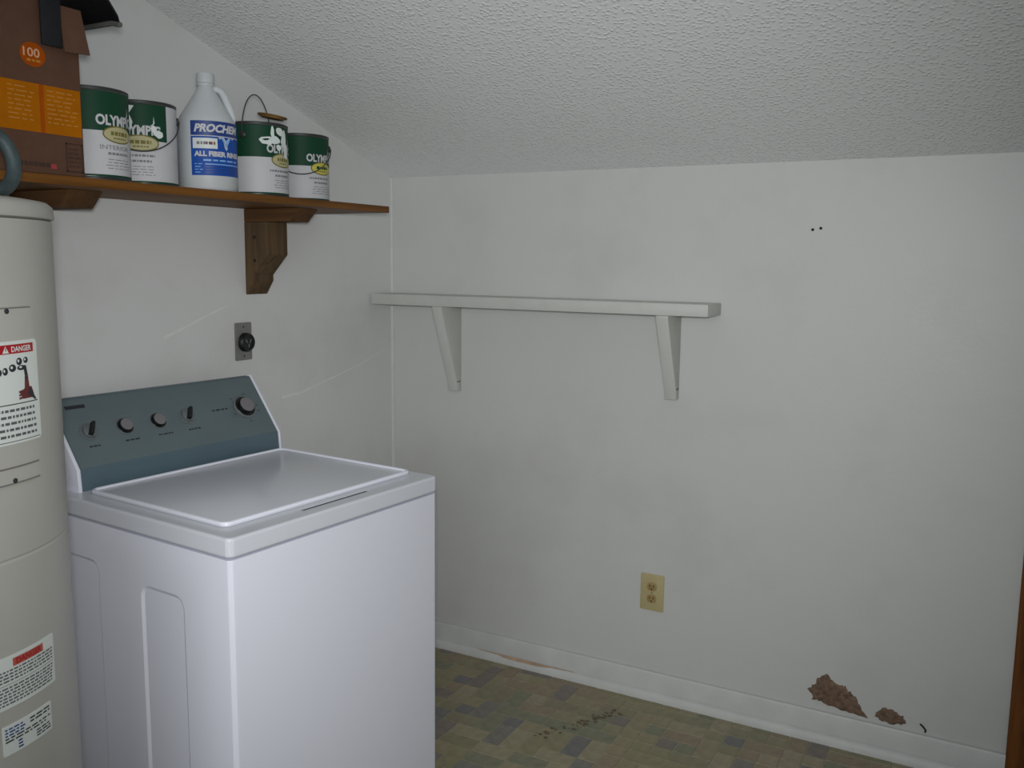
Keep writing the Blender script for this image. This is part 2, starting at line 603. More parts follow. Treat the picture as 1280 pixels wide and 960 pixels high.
# dirt streak and debris by the washing machine
ds = MB()
rs = random.Random(5)
for q in range(60):
    t = rs.random()
    x = 0.86 + 0.17 * t + rs.uniform(-.02, .02)
    y = -0.42 + 0.27 * t + rs.uniform(-.02, .02)
    a0 = rs.uniform(0, 6)
    n = 7
    rr = rs.uniform(.003, .010)
    ds.add([(x + rr * rs.uniform(.6, 1.4) * math.cos(a0 + 2 * PI * i / n), y + rr * rs.uniform(.5, 1.1) * math.sin(a0 + 2 * PI * i / n), .0021 + q * 2e-5) for i in range(n)],
           [tuple(range(n))], mat('floor_dirt', (104, 92, 74), 0.9, var=0.3, scale=80) if q == 0 else ds.mats[0])
ds.build('dirt_streak', floor, kind='stuff', fix=False)

# baseboards and shoe moulding
BH, BT = 0.097, 0.014
bb = MB()
bb.prism([(-.0035, 0), (-.0035, BH), (-BT * .7, BH), (-BT, BH - .008), (-BT, 0)], 0.0, WALL_END, M['trim'], 'x')
bb.build('baseboard_back', kind='structure')
MB().prism([(0, 0), (0, BH), (BT * .45, BH), (BT, BH - .012), (BT, 0)], ROOM_Y, -BT, M['trim'], 'y').build('baseboard_left', kind='structure')
sh_prof = [(-BT - .002, 0.0)] + [(-BT - .002 - .016 * math.cos(a), .030 * math.sin(a)) for a in [0, .3, .6, .9, 1.2, PI / 2]]
sm = MB()
sm.prism(sh_prof, BT, WALL_END, M['trim'], 'x')
shoe = sm.build('trim_1', kind='structure')
wst = MB()
wp = [(-BT - .002 - .0172 * math.cos(a), .0312 * math.sin(a)) for a in (.75, 1.0, 1.25, 1.5)]
rw = random.Random(2)
rows_ = []
for k in range(15):
    x = .40 + .40 * k / 14
    q = max(.12, math.sin(PI * k / 14)) * rw.uniform(.75, 1.0)
    y0_, z0_ = wp[3]
    rows_.append([(x, y0_ + (y - y0_) * q, z0_ + (z - z0_) * q) for y, z in wp])
wst.add([p for r_ in rows_ for p in r_], [(4 * k + m, 4 * k + m + 1, 4 * k + m + 5, 4 * k + m + 4) for k in range(14) for m in range(3)], M['trim_worn'])
wst.build('worn_strip', shoe)
# corner bead where the two walls meet
cb = [(0, 0)] + [(.009 * math.cos(a), -.009 * math.sin(a)) for a in [0, .4, .8, 1.2, PI / 2]]
MB().prism(cb, BH, EAVE, M['trim'], 'z').build('trim_2', kind='structure')

# bare patches where the paint has come away low on the back wall
def patch(name, pts, depth, seed):
    rnd = random.Random(seed)
    cx = sum(p[0] for p in pts) / len(pts)
    cz = sum(p[1] for p in pts) / len(pts)
    ring = []
    n = len(pts)
    for i in range(n):
        a, b = pts[i], pts[(i + 1) % n]
        for k in range(4):
            t = k / 4
            j = 0.0035
            ring.append((a[0] + (b[0] - a[0]) * t + rnd.uniform(-j, j), a[1] + (b[1] - a[1]) * t + rnd.uniform(-j, j)))
    m = MB()
    N = len(ring)
    v = [(p[0], -0.0005, p[1]) for p in ring]
    v += [(cx + (p[0] - cx) * .93, -0.0035, cz + (p[1] - cz) * .93) for p in ring]
    v += [(cx + (p[0] - cx) * .55, -0.0015 - rnd.uniform(0, .003), cz + (p[1] - cz) * .55) for p in ring]
    v += [(cx, -.003, cz)]
    f = []
    for r in (0, 1):
        f += [(r * N + i, r * N + (i + 1) % N, (r + 1) * N + (i + 1) % N, (r + 1) * N + i) for i in range(N)]
    f += [(2 * N + i, 2 * N + (i + 1) % N, 3 * N) for i in range(N)]
    m.add(v, f, M['bare'])
    return m.build(name, wb, sharp=80)


patch('bare_patch', [(1.598, .158), (1.618, .178), (1.622, .196), (1.640, .215), (1.655, .218), (1.668, .204), (1.692, .190), (1.706, .193), (1.717, .181),
      (1.742, .166), (1.752, .140), (1.772, .120), (1.778, .107), (1.750, .108), (1.700, .115), (1.650, .122), (1.628, .131), (1.612, .126), (1.614, .142)], .004, 3)
patch('bare_patch', [(1.800, .122), (1.806, .140), (1.826, .152), (1.852, .150), (1.876, .138), (1.886, .118), (1.870, .112), (1.845, .106), (1.818, .110)], .004, 4)
for (x, z) in ((1.536, 1.588), (1.559, 1.592)):
    MB().lathe([(0.0045, 0), (0.004, .0015), (0.0015, .001)], M['hole'], 10, rot=Matrix.Rotation(PI / 2, 3, 'X'), org=(x, 0, z)).build('nail_hole', wb)
MB().tube([(1.925, -.002, .128), (1.934, -.004, .122), (1.942, -.003, .112), (1.940, -.002, .105)], .0028, M['hole'], 6).build('paint_chip', wb)

# pale scuffs on the left wall
for pts in ([(-.614, 1.035), (-.576, 1.038), (-.525, 1.039), (-.457, 1.054), (-.338, 1.077), (-.201, 1.106), (-.065, 1.145)], [(-1.076, 1.263), (-1.004, 1.286), (-.914, 1.318), (-.844, 1.341)]):
    b = MB()
    v = []
    for k, (y, z) in enumerate(pts):
        hw = .0045 * (1 - .6 * k / len(pts))
        v += [(.0006, y, z - hw), (.0006, y, z + hw)]
    b.add(v, [(2 * k, 2 * k + 2, 2 * k + 3, 2 * k + 1) for k in range(len(pts) - 1)], M['scuff'])
    b.build('scuff_mark', wl, fix=False)

# door at the right end of the back wall
dm = MB()
CW = 0.06
dm.prism(rrect(WALL_END, WALL_END + CW, -.018, .0, .006, 3, (1, 1, 0, 0)), 0, DH + .03, M['casing'], 'z')
dm.prism(rrect(WALL_END + DOOR_W + .06, WALL_END + DOOR_W + .06 + CW, -.018, .0, .006, 3, (1, 1, 0, 0)), 0, DH + .03, M['casing'], 'z')
dm.box(WALL_END + CW, WALL_END + DOOR_W + .06, -.018, 0, DH - .03, DH + .03, M['casing'])
door = dm.build('door_1', kind='structure')
dd = MB()
dd.box(WALL_END + CW - .01, WALL_END + DOOR_W + .07, .03, .07, .01, DH - .03, M['door'])
dd.build('door_slab', door)

# ------------------------------------------------------------------ washing machine
WX, WY, WTH = 0.7340, -1.5635, -0.0854
WW, WH = 0.674, 0.930
cth, sth = math.cos(WTH), math.sin(WTH)
OU, OV = -0.36, WW / 2
washer = thing('washing_machine', 'white top-loading washing machine with a slate blue control console, against the left wall', 'washing machine',
               (WX + cth * OU - sth * OV, WY + sth * OU + cth * OV, 0), WTH)


def wu(u):
    return u - OU


def wv(v):
    return v - OV


cabm = MB()
cabm.prism(rrect(wu(-.695), wu(-.002), wv(.002), wv(WW - .002), .014, 4, (0, 1, 1, 0)), 0.02, 0.884, M['enamel'], 'z')
cab = cabm.build('cabinet', washer)


def recess(u0, u1, z0, z1, r, d, tap):
    m = MB()
    o = rrect(wu(u0), wu(u1), z0, z1, r, 5)
    i = rrect(wu(u0) + tap, wu(u1) - tap, z0 + tap, z1 - tap, max(r - tap, .004), 5)
    n = len(o)
    v = [(p[0], wv(-.01), p[1]) for p in o] + [(p[0], wv(.002), p[1]) for p in o] + [(p[0], wv(.002) + d, p[1]) for p in i]
    f = []
    for k in (0, 1):
        f += [(k * n + q, k * n + (q + 1) % n, (k + 1) * n + (q + 1) % n, (k + 1) * n + q) for q in range(n)]
    f += [tuple(range(n))[::-1], tuple(2 * n + q for q in range(n))]
    return m.add(v, f, M['enamel'])


boolean_cut(cab, [recess(-.302, -.152, .12, .776, .03, .004, .008), recess(-.61, -.458, .12, .796, .03, .004, .008)])
for (u, v) in ((-.06, .06), (-.06, WW - .06), (-.62, .06), (-.62, WW - .06)):
    MB().lathe([(.012, 0.0), (.022, .002), (.022, .012), (.010, .016), (.010, .03)], M['black'], 14, c=(wu(u), wv(v))).build('foot', washer)

tp = MB()
tp.prism(rrect(wu(-.705), wu(0.0), wv(0), wv(WW), .018, 5, (0, 1, 1, 0)), 0.888, WH, M['enamel_shaded'], 'z')
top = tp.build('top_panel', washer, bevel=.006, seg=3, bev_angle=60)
sl = MB()
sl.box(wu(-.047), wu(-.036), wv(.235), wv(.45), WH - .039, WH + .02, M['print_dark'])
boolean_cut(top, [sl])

MB().box(wu(-.0465), wu(-.0365), wv(.2355), wv(.4495), WH - .036, WH - .001, M['black']).build('slot_shade_fill', washer)  # black insert standing in for the shade inside the finger slot
LU0, LU1, LV0, LV1 = -.558, -.068, .046, .650
lm = MB()
lm.prism(rrect(wu(LU0), wu(LU1), wv(LV0), wv(LV1), .02, 5), WH + .0005, WH + .006, M['enamel_shaded'], 'z')
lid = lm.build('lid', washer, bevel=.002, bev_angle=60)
lp = [(p[0], p[1], WH + .006) for p in rrect(wu(LU0) + .005, wu(LU1) - .005, wv(LV0) + .005, wv(LV1) - .005, .016, 5)]
MB().tube(lp, .0048, M['enamel'], 8, closed=True).build('lid_rim', lid)

CV0, CV1 = .045, .660
prof = [(-.578, WH - .001), (-.583, WH + .052), (-.700, 1.138), (-.722, 1.138), (-.726, WH - .001)]
cm = MB()
pf = [(wu(a), b) for a, b in prof]
n = len(pf)
vv = [(a, wv(CV0), b) for a, b in pf] + [(a, wv(CV1), b) for a, b in pf]
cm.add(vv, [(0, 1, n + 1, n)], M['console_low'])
cm.add(vv, [(1, 2, n + 2, n + 1), (2, 3, n + 3, n + 2), (3, 4, n + 4, n + 3), (4, 0, n, n + 4), (4, 3, 2, 1, 0), (n, n + 1, n + 2, n + 3, n + 4)], M['console'])
con = cm.build('console', washer, bevel=.004, seg=2, bev_angle=20)
# white end caps
for (a, b) in ((CV0 - .010, CV0 - .0005), (CV1 + .0005, CV1 + .006)):
    MB().prism([(wu(u), z) for u, z in [(-.576, WH - .001), (-.581, WH + .053), (-.6995, 1.1405), (-.723, 1.1405), (-.727, WH - .001)]], wv(a), wv(b), M['enamel'], 'y').build('end_cap', washer, bevel=.002)
# frame of the sloping face
fu = Vector((-.117, 0, .156)).normalized()
fn = Vector((fu.z, 0, -fu.x))
F0 = Vector((wu(-.583), 0, WH + .052))


def face_pt(v, s, h=0.0):
    p = F0 + fu * s + fn * h
    return Vector((p.x, wv(v), p.z))


FR = Matrix(((fu.x, 0, fn.x), (0, 1, 0), (fu.z, 0, fn.z)))     # local: x up the face, y along, z out
FR = Matrix(((0, fu.x, fn.x), (1, 0, 0), (0, fu.z, fn.z)))     # local: x along the console, y up the face, z out
for k, (v, bar) in enumerate(((.107, True), (.204, False), (.300, False), (.390, True))):
    g = face_pt(v, .096)
    kb = MB()
    kb.lathe([(.0235, -.002), (.0235, .002), (.021, .003), (.0195, .003)], M['knob'], 28, rot=FR, org=g)
    if bar:
        kb.lathe([(.019, .0005), (.018, .010), (.015, .012)], M['knob'], 28, rot=FR, org=g)
        ang = -0.5
        b2 = MB()
        bx = [(-.0055, -.016), (.0055, -.016), (.0045, .019), (-.0045, .019)]
        v8 = []
        for h, sc in ((.011, 1), (.024, .8)):
            for (px, py) in bx:
                q = Vector((px * sc * math.cos(ang) - py * math.sin(ang), px * sc * math.sin(ang) + py * math.cos(ang), h))
                v8.append(FR @ q + g)
        kb.add(v8, [(0, 1, 2, 3), (4, 5, 6, 7), (0, 1, 5, 4), (1, 2, 6, 5), (2, 3, 7, 6), (3, 0, 4, 7)], M['black'])
    else:
        kb.lathe([(.0215, .0032), (.0205, .0042), (.0172, .0042), (.0165, .012), (.0155, .0135), (.0, .014)], M['knob_light'], 28, rot=FR, org=g,
                 mats=[M['black'], M['black'], M['black'], M['knob_light'], M['knob_light']])  # flat black ring paints the shadow around the cap
    kb.build('knob', con)
g = face_pt(.586, .096)
kb = MB()
kb.lathe([(.036, -.002), (.036, .003), (.032, .005), (.029, .005)], M['knob'], 36, rot=FR, org=g)
kb.lathe([(.0315, .0052), (.0305, .0062), (.0235, .0062), (.0225, .0165), (.0215, .018), (0, .0185)], M['black'], 36, rot=FR, org=g,
         mats=[M['black'], M['black'], M['black'], M['knob_light'], M['knob_light']])  # wide black ring paints the dial's cast shadow all round
kb.build('dial', con)
cp = MB()
fm = lambda v0, s0, h=.0006: (lambda x, y: tuple(face_pt(v0 + x, s0 + y, h)))
for v, wd in ((.107, .03), (.210, .042), (.306, .042), (.396, .038)):
    cp.mapped(fine_print(-wd / 2, wd / 2, -.003, .003, 1, .7, int(v * 99), .009), fm(v, .056), M['print_dark'])
    for q in range(7):
        a = PI * (0.1 + 0.8 * q / 6)
        cp.mapped(rect(.031 * math.cos(a) - .003, .031 * math.cos(a) + .003, .031 * math.sin(a) - .0008, .031 * math.sin(a) + .0008), fm(v, .096), M['print_grey'])
for q in range(16):
    a = 2 * PI * q / 16
    cp.mapped(rect(.046 * math.cos(a) - .004, .046 * math.cos(a) + .004, .046 * math.sin(a) - .001, .046 * math.sin(a) + .001), fm(.586, .096), M['print_dark'] if q % 3 == 0 else M['print_grey'])
cp.mapped(fine_print(-.03, .022, -.004, .004, 1, .6, 4, .016), fm(.505, .100), M['print_dark'])
cp.mapped(rect(-.032, .020, -.006, .004), fm(.105, .170), M['print_dark'])
cp.build('panel_print', con, fix=False, kind='stuff')

# ------------------------------------------------------------------ water heater
HX, HY, HR = .4645, -2.050, .27
heater = thing('water_heater', 'tall beige cylindrical water heater with red and white warning stickers, left of the washing machine', 'water heater', (HX, HY, 0))
hb = MB()
hb.lathe([(.245, .0), (.262, .012), (HR - .003, .03), (HR, .05), (HR, 1.014), (HR - .0012, 1.0165), (HR - .0012, 1.0185), (HR, 1.021), (HR, 1.543)], M['heater'], 96,
         mats=[M['heater']] * 8)
hb.build('tank', heater, sharp=25)
MB().lathe([(HR - .004, 1.5435), (HR + .0035, 1.547), (HR + .0045, 1.551), (HR + .003, 1.566), (HR - .006, 1.574), (HR - .03, 1.578), (0.03, 1.582), (0, 1.582)], M['heater'], 96).build('top_cap', heater, sharp=50)


def shell(ang0, ang1, z0, z1, R, th, m, r=.012, name='access_panel', parent=None, n=18):
    """thin curved plate on the tank with rounded corners"""
    b = MB()
    w = R * (ang1 - ang0)
    pts = rrect(-w / 2, w / 2, -(z1 - z0) / 2, (z1 - z0) / 2, r, 4)
    am, zm = (ang0 + ang1) / 2, (z0 + z1) / 2
    # vertical strips
    xs = sorted(set([round(p[0], 6) for p in pts] + [-w / 2 + w * i / n for i in range(n + 1)]))
    def span(x):
        d = max(0.0, abs(x) - (w / 2 - r))
        dy = r - math.sqrt(max(0, r * r - d * d))
        return (z1 - z0) / 2 - dy
    v, f = [], []
    for x in xs:
        h = span(x)
        a = am + x / R
        for (y, rr) in ((-h, R - .004), (-h + .0008, R + th), (h - .0008, R + th), (h, R - .004)):
            v.append((rr * math.cos(a), rr * math.sin(a), zm + y))
    for i in range(len(xs) - 1):
        for k in range(3):
            f.append((4 * i + k, 4 * i + 4 + k, 4 * i + 5 + k, 4 * i + k + 1))
    e = 4 * (len(xs) - 1)
    f += [(0, 1, 2, 3), (e, e + 3, e + 2, e + 1)]
    b.add(v, f, m)
    return b


D = math.radians
def screw_at(ang, z, R, parent):
    rot = Matrix.Rotation(ang, 3, 'Z') @ Matrix.Rotation(PI / 2, 3, 'Y')
    MB().lathe([(.0042, -.002), (.0042, .001), (.0025, .002), (0, .002)], M['print_dark'], 12, rot=rot, org=(R * math.cos(ang), R * math.sin(ang), z)).build('screw', parent)


pan = shell(D(-12), D(24.2), 1.134, 1.410, HR, .0035, M['heater']).build('access_panel', heater)
for z, hh in ((1.4075, .001), (1.1625, .0014), (1.1375, .0012)):
    rib = MB()
    rib.mapped(rect(-.085, .083, -hh, hh), cyl_map(HR + .0042, D(6), z), M['heater_dark'])
    rib.build('panel_seam', pan, fix=False)
for a, z in ((12.7, 1.403), (11.9, 1.1415)):
    screw_at(D(a), z, HR + .0035, pan)
# second (hidden lower) panel stays out of view; stickers
s1 = shell(D(-11), D(25.2), 1.198, 1.358, HR, .0048, M['sticker'], .006, n=20)
R1 = HR + .0053
A0 = D(7.1)
cmp_ = cyl_map(R1, A0, 0)
Wl = R1 * D(36.2)
s1.mapped(rect(-Wl / 2 + .004, Wl / 2 - .010, 1.338, 1.352), cmp_, M['red'])
cm2 = cyl_map(R1 + .0004, A0, 0)
s1.mapped([([(x + .0505, y + 1.3448) for x, y in t[0]], t[1]) for t in text('DANGER', .0115, .0003, width=.042)], cm2, M['sticker'])
s1.mapped(poly([(.0125, 1.3395), (.0245, 1.3395), (.0185, 1.3505)]), cm2, M['sticker'])
s1.mapped(poly([(.0178, 1.3425), (.0192, 1.3425), (.0194, 1.3480), (.0176, 1.3480)]), cyl_map(R1 + .0008, A0, 0), M['red'])
cpic, cpic2 = cyl_map(R1, A0 + .018 / R1, 0), cyl_map(R1 + .0004, A0 + .018 / R1, 0)
# picture: wiring parts and a hand
for (x, y, a, b) in ((-.030, 1.312, .008, .007), (-.014, 1.311, .006, .006), (-.002, 1.312, .005, .006), (.012, 1.316, .007, .006), (.026, 1.325, .006, .006), (.040, 1.326, .005, .005), (.030, 1.315, .009, .004)):
    s1.mapped(ellipse(x, y, a, b, slices=6), cpic, M['print_dark'])
    s1.mapped(ellipse(x - .002, y + .001, a * .35, b * .4, slices=4), cpic2, M['sticker'])
s1.mapped(poly([(.034, 1.318), (.040, 1.318), (.044, 1.298), (.037, 1.296)]), cpic, M['print_dark'])
s1.mapped(poly([(.036, 1.302), (.043, 1.302), (.046, 1.280), (.034, 1.278)]), cpic, M['skin_print'])
s1.mapped(poly([(.024, 1.276), (.034, 1.282), (.050, 1.284), (.055, 1.272), (.050, 1.266), (.030, 1.266)]), cpic, M['skin_print'])
for k in range(3):
    s1.mapped(poly([(.022, 1.279 - k * .005), (.034, 1.281 - k * .005), (.034, 1.2775 - k * .005), (.022, 1.2755 - k * .005)]), cpic, M['skin_print'])
s1.mapped(poly([(.046, 1.284), (.060, 1.262), (.056, 1.262), (.042, 1.272)]), cpic2, M['print_dark'])
s1.mapped(rect(-Wl / 2 + .004, Wl / 2 - .006, 1.2595, 1.2610), cmp_, M['print_dark'])
s1.mapped(rect(-Wl / 2 + .004, Wl / 2 - .004, 1.2025, 1.2035), cmp_, M['print_dark'])
s1.mapped(fine_print(-Wl / 2 + .006, Wl / 2 - .012, 1.207, 1.256, 5, .42, 9, .008), cmp_, M['print_mid'])
s1.build('warning_sticker', heater, fix=False)
# lower stickers
s2 = shell(D(-14), D(26), .783, .868, HR, .0012, M['sticker'], .003, n=20)
R2 = HR + .0018
c2m = cyl_map(R2, D(6), 0)
W2l = R2 * D(40)
s2.mapped(rect(.004, .066, .849, .862), c2m, M['red_dull'])
s2.mapped([([(x + .036, y + .8555) for x, y in t[0]], t[1]) for t in text('DANGER', .0125, .0004, width=.052)], cyl_map(R2 + .0004, D(6), 0), M['red'])
s2.mapped(fine_print(-W2l / 2 + .006, W2l / 2 - .006, .826, .847, 4, .5, 21, .007), c2m, M['print_mid'])
s2.mapped(fine_print(-W2l / 2 + .006, W2l / 2 - .006, .789, .820, 6, .5, 22, .007), c2m, M['print_mid'])
s2.mapped(rect(-W2l / 2 + .004, W2l / 2 - .004, .8225, .8232), c2m, M['print_dark'])
s2.build('warning_sticker', heater, fix=False)
s3 = shell(D(1.7), D(22.5), .707, .757, HR, .0012, M['sticker'], .002, n=12)
c3m = cyl_map(R2, D(12.1), 0)
s3.mapped(fine_print(-.046, -.010, .738, .753, 3, .5, 31, .008), c3m, M['blue_dark'])
s3.mapped(fine_print(-.046, .046, .728, .738, 2, .5, 32, .010, .2), c3m, M['print_dark'])
s3.mapped(fine_print(.012, .046, .712, .726, 3, .5, 33, .008), c3m, M['print_dark'])
s3.mapped(fine_print(.0, .044, .742, .753, 2, .5, 34, .010), c3m, M['print_dark'])
s3.mapped(fine_print(-.024, -.014, .711, .727, 3, .5, 35, .006), c3m, M['blue_dark'])
s3.build('rating_sticker', heater, fix=False)
# hot water pipe that loops over the cap
pc = Vector((.45 - HX, -1.808 - HY - .014, 1.655))
loop = []
for k in range(25):
    a = -PI * 0.78 + (PI * 1.46) * k / 24
    loop.append((pc.x - .02 * math.sin(a * .5), pc.y + .042 * math.cos(a), pc.z + .052 * math.sin(a)))
loop = [(pc.x + .01, pc.y - .05, 1.575), (pc.x + .01, pc.y - .045, 1.592)] + loop[1:] + [(pc.x - .03, pc.y - .07, pc.z + .045), (pc.x - .04, pc.y - .12, pc.z + .05)]
MB().tube(loop, .0128, M['pipe'], 14).build('pipe', heater)

# ------------------------------------------------------------------ wooden shelf on the left wall
ZS, SD, SY1, SY0 = 1.6545, .300, -.4245, -2.12
ST = .0205
wsh = thing('wall_shelf', 'long brown wooden shelf on the left wall holding paint cans and a carton', 'shelf', (0, (SY0 + SY1) / 2, ZS - ST))
sy = (SY0 + SY1) / 2
MB().box(.001, SD, SY0 - sy, SY1 - sy, 0, ST, M['shelf_wood']).build('board', wsh, bevel=.0025)


def wood_bracket(y0, corbel=True):
    """4x4 corbel against the wall with a 2x4 arm on top"""
    t = .087
    y = y0 - sy
    armp = [(.001, -.0005), (.001, -.039), (.180, -.039), (.218, -.0005)]
    br = MB().prism(armp, y, y + t, M['bracket_wood_x'], 'y').build('bracket', wsh, bevel=.0015)
    if not corbel:
        return
    lz = 1.375 - (ZS - ST)
    leg = [(.001, -.0395), (.001, lz), (.006, lz), (.034, lz + .042), (.034, lz + .060), (.094, lz + .122), (.094, -.0395)]
    MB().prism(leg, y, y + t, M['bracket_wood'], 'y').build('corbel', br, bevel=.0015)
    for z in (-.085, -.155):
        MB().lathe([(.005, -.001), (.005, .001), (.002, .0005)], M['hole'], 10, rot=Matrix.Rotation(PI / 2, 3, 'X'), org=(.042, y - .0005, z)).build('screw', br)


wood_bracket(-.760)
wood_bracket(-1.503, False)

# ------------------------------------------------------------------ white shelf on the back wall
ZW, DW, LW = 1.3618, .1448, 1.2706
whs = thing('wall_shelf', 'empty white painted board shelf on two white brackets, on the back wall', 'shelf', (LW / 2, 0, ZW - .038))
MB().box(.010 - LW / 2, LW / 2, -DW, -.001, 0, .038, M['white_shelf']).build('board', whs, bevel=.002)


def white_bracket(x1, zb):
    t = .040
    x = x1 - LW / 2
    z = zb - (ZW - .038)
    b = MB().prism([(-.001, -.0005), (-.136, -.0005), (-.136, -.012), (-.034, z + .03), (-.030, z), (-.001, z)], x - t, x, M['white_shelf'], 'x').build('bracket', whs, bevel=.002)
    for yy in (-.012, -.026):
        MB().lathe([(.0032, -.001), (.0032, .0008), (.001, .0005)], M['hole'], 8, rot=Matrix.Rotation(PI / 2, 3, 'Y'), org=(x, yy, z + .035)).build('screw_hole', b)


white_bracket(.311, 1.009)
white_bracket(1.143, 1.045)

# ------------------------------------------------------------------ paint cans
CR, CH = .0845, .203


def toward_cam(x, y):
    return math.atan2(CAM_POS.y - y, CAM_POS.x - x)


def paint_can(x, y, label, turn, badge='cream', bail='front', drips=None, seed=1, lid=True, band=None, lines=None):
    c = thing('paint_can', label, 'paint can', (x, y, ZS), 0, 'paint cans on the wooden shelf')
    R, H = CR, CH
    b = MB()
    b.lathe([(R - .004, 0), (R + .0012, .001), (R + .0012, .006), (R - .0005, .008), (R - .0005, H - .010), (R + .0012, H - .008), (R + .0012, H - .002), (R - .003, H), (R - .012, H), (R - .013, H - .006)],
            M['can_steel'], 64, mats=[M['can_dark']] * 3 + [M['can_steel']] * 2 + [M['can_dark']] * 4)
    b.build('body', c, sharp=30)
    if lid:
        MB().lathe([(R - .013, H - .006), (R - .016, H - .002), (R - .020, H - .002), (R - .022, H - .008), (0, H - .008)], M['can_steel'], 48).build('lid', c, sharp=30)
    lab = MB()
    a0 = toward_cam(x, y) + turn
    RL = R + .0003
    zb, zg = .013, .108
    full = 2 * PI * RL
    base = cyl_map(RL, a0, 0)
    lab.mapped(rect(-full / 2, full / 2, .0085, zb, .008), base, M['green'])
    lab.mapped(rect(-full / 2, full / 2, zb, zg, .008), base, M['can_white'])
    if band:
        lab.mapped(rect(-full / 2, band[0], zg, H - .010, .008), base, M['can_white'])
        lab.mapped(rect(band[0], band[1], zg, H - .010, .008), base, M['green'])
        lab.mapped(rect(band[1], full / 2, zg, H - .010, .008), base, M['can_white'])
    else:
        lab.mapped(rect(-full / 2, full / 2, zg, H - .010, .008), base, M['green'])
    up = cyl_map(RL + .0004, a0, 0)
    up2 = cyl_map(RL + .0008, a0, 0)
    up3 = cyl_map(RL + .0012, a0, 0)
    lab.mapped([([(px + .0, py + .132) for px, py in t[0]], t[1]) for t in text('OLYMPIC', .030, .0012, width=.104)], up, M['can_white'])
    lab.mapped(poly([(.026, .142), (.034, .149), (.036, .166), (.038, .150), (.033, .143)]), up, M['can_white'])   # torch flame over the name
    lab.mapped(ellipse(0.004, .102, .043, .0195, slices=16), up, M['gold'])
    lab.mapped(ellipse(0.004, .102, .040, .0165, slices=16), up2, M[badge])
    lab.mapped(fine_print(-.020, .028, .098, .110, 1, .7, seed, .008), up3, M['gold'] if badge == 'cream' else M['green'])
    lab.mapped(fine_print(-.014, .022, .091, .096, 1, .6, seed + 1, .006), up3, M['gold'])
    if lines:
        lab.mapped([([(px - .006, py + .073) for px, py in t[0]], t[1]) for t in text(lines, .0135, .0001, width=.078)], up, M['print_grey'])
    else:
        lab.mapped(fine_print(-.044, .036, .068, .077, 1, .6, seed + 2, .0065), up, M['print_grey'])
    lab.mapped(fine_print(-.028, .030, .055, .064, 1, .6, seed + 3, .0065), up, M['print_grey'])
    lab.mapped(fine_print(-.036, .040, .024, .050, 4, .26, seed + 4, .012, .3, True), up, M['print_grey'])
    lo_ = lab.build('label', c, fix=False)
    # ears and wire bail
    if bail:
        ae = toward_cam(x, y) + (PI / 2 if bail != 'up' else -D(26))
        for s in (0, PI):
            ang = ae + s
            rot = Matrix.Rotation(ang, 3, 'Z') @ Matrix.Rotation(PI / 2, 3, 'Y')
            MB().lathe([(.010, -.001), (.0095, .003), (.006, .005), (0, .005)], M['can_dark'], 14, rot=rot, org=((R + .0005) * math.cos(ang), (R + .0005) * math.sin(ang), H - .036)).build('ear', c)
        pts = []
        for k in range(33):
            t = PI * k / 32
            if bail == 'front':
                fx, fz = 1.10 * R * math.sin(t), -.085 * math.sin(t)
                side = (R + .006) * math.cos(t)
                # hangs down in front of the can
                aa = ae - PI / 2
                rad = math.hypot(side, 0)
                px = math.cos(aa) * math.sqrt(max(0, (R + .0065) ** 2 - side ** 2)) + math.cos(ae) * side
                py = math.sin(aa) * math.sqrt(max(0, (R + .0065) ** 2 - side ** 2)) + math.sin(ae) * side
                pts.append((px, py, H - .036 + fz))
            else:
                side = (R + .005) * math.cos(t)
                pts.append((math.cos(ae) * side, math.sin(ae) * side, H - .036 + .118 * math.sin(t)))
        MB().tube(pts, .0017, M['wire'], 8).build('bail', c)
    if drips:
        for q, d in enumerate(drips):
            MB().mapped(poly(d), cyl_map(R + .0019 + q * .0002, a0, 0), M['paint_white']).build('paint_drip', c, fix=False)
    return c


def blob(cx, cy, a, b, seed, n=11):
    r = random.Random(seed)
    return [(cx + a * r.uniform(.75, 1.2) * math.cos(2 * PI * i / n), cy + b * r.uniform(.75, 1.2) * math.sin(2 * PI * i / n)) for i in range(n)]


def from_px(px, x):
    """a spot on the shelf: the sight line through image column px meets the plane at this depth from the wall"""
    d = FWD + RIGHT * ((px - 640) / 1133.7) + UP * ((480 - 200) / 1133.7)
    t = (x - CAM_POS.x) / d.x
    return (x, CAM_POS.y + d.y * t)


C1 = from_px(113.5, .195)
C2 = from_px(177, .146)
CJ = from_px(260, .190)
C3 = from_px(322, .165)
C4 = from_px(376, .118)
paint_can(*C1, 'green and white paint can beside the carton, leftmost of the four cans', D(44), seed=10, bail=None, lines='INTERIOR')
paint_can(*C2, 'green and white paint can with a hanging wire handle, just left of the white jug', D(-3), seed=20, bail='front', band=(-.060, .070),
          drips=[[(-.034, .112), (-.020, .122), (-.012, .150), (-.020, .170), (-.008, .188), (-.034, .190)], blob(.048, .125, .012, .009, 3), blob(.036, .136, .008, .008, 4)])
c3 = paint_can(*C3, 'paint can with raised wire handle and white paint drips, right of the jug', D(52), seed=30, bail='up', lid=False,
               drips=[blob(-.052, .152, .020, .011, 5), blob(-.028, .155, .017, .011, 6), blob(-.036, .176, .006, .018, 7), blob(-.012, .180, .014, .012, 8), blob(.004, .160, .012, .030, 9),
                      blob(-.016, .136, .010, .008, 12), blob(.012, .130, .010, .024, 13)])
paint_can(*C4, 'green and white paint can with a yellow badge, rightmost on the wooden shelf', D(46), badge='yellow', seed=40, bail='front')

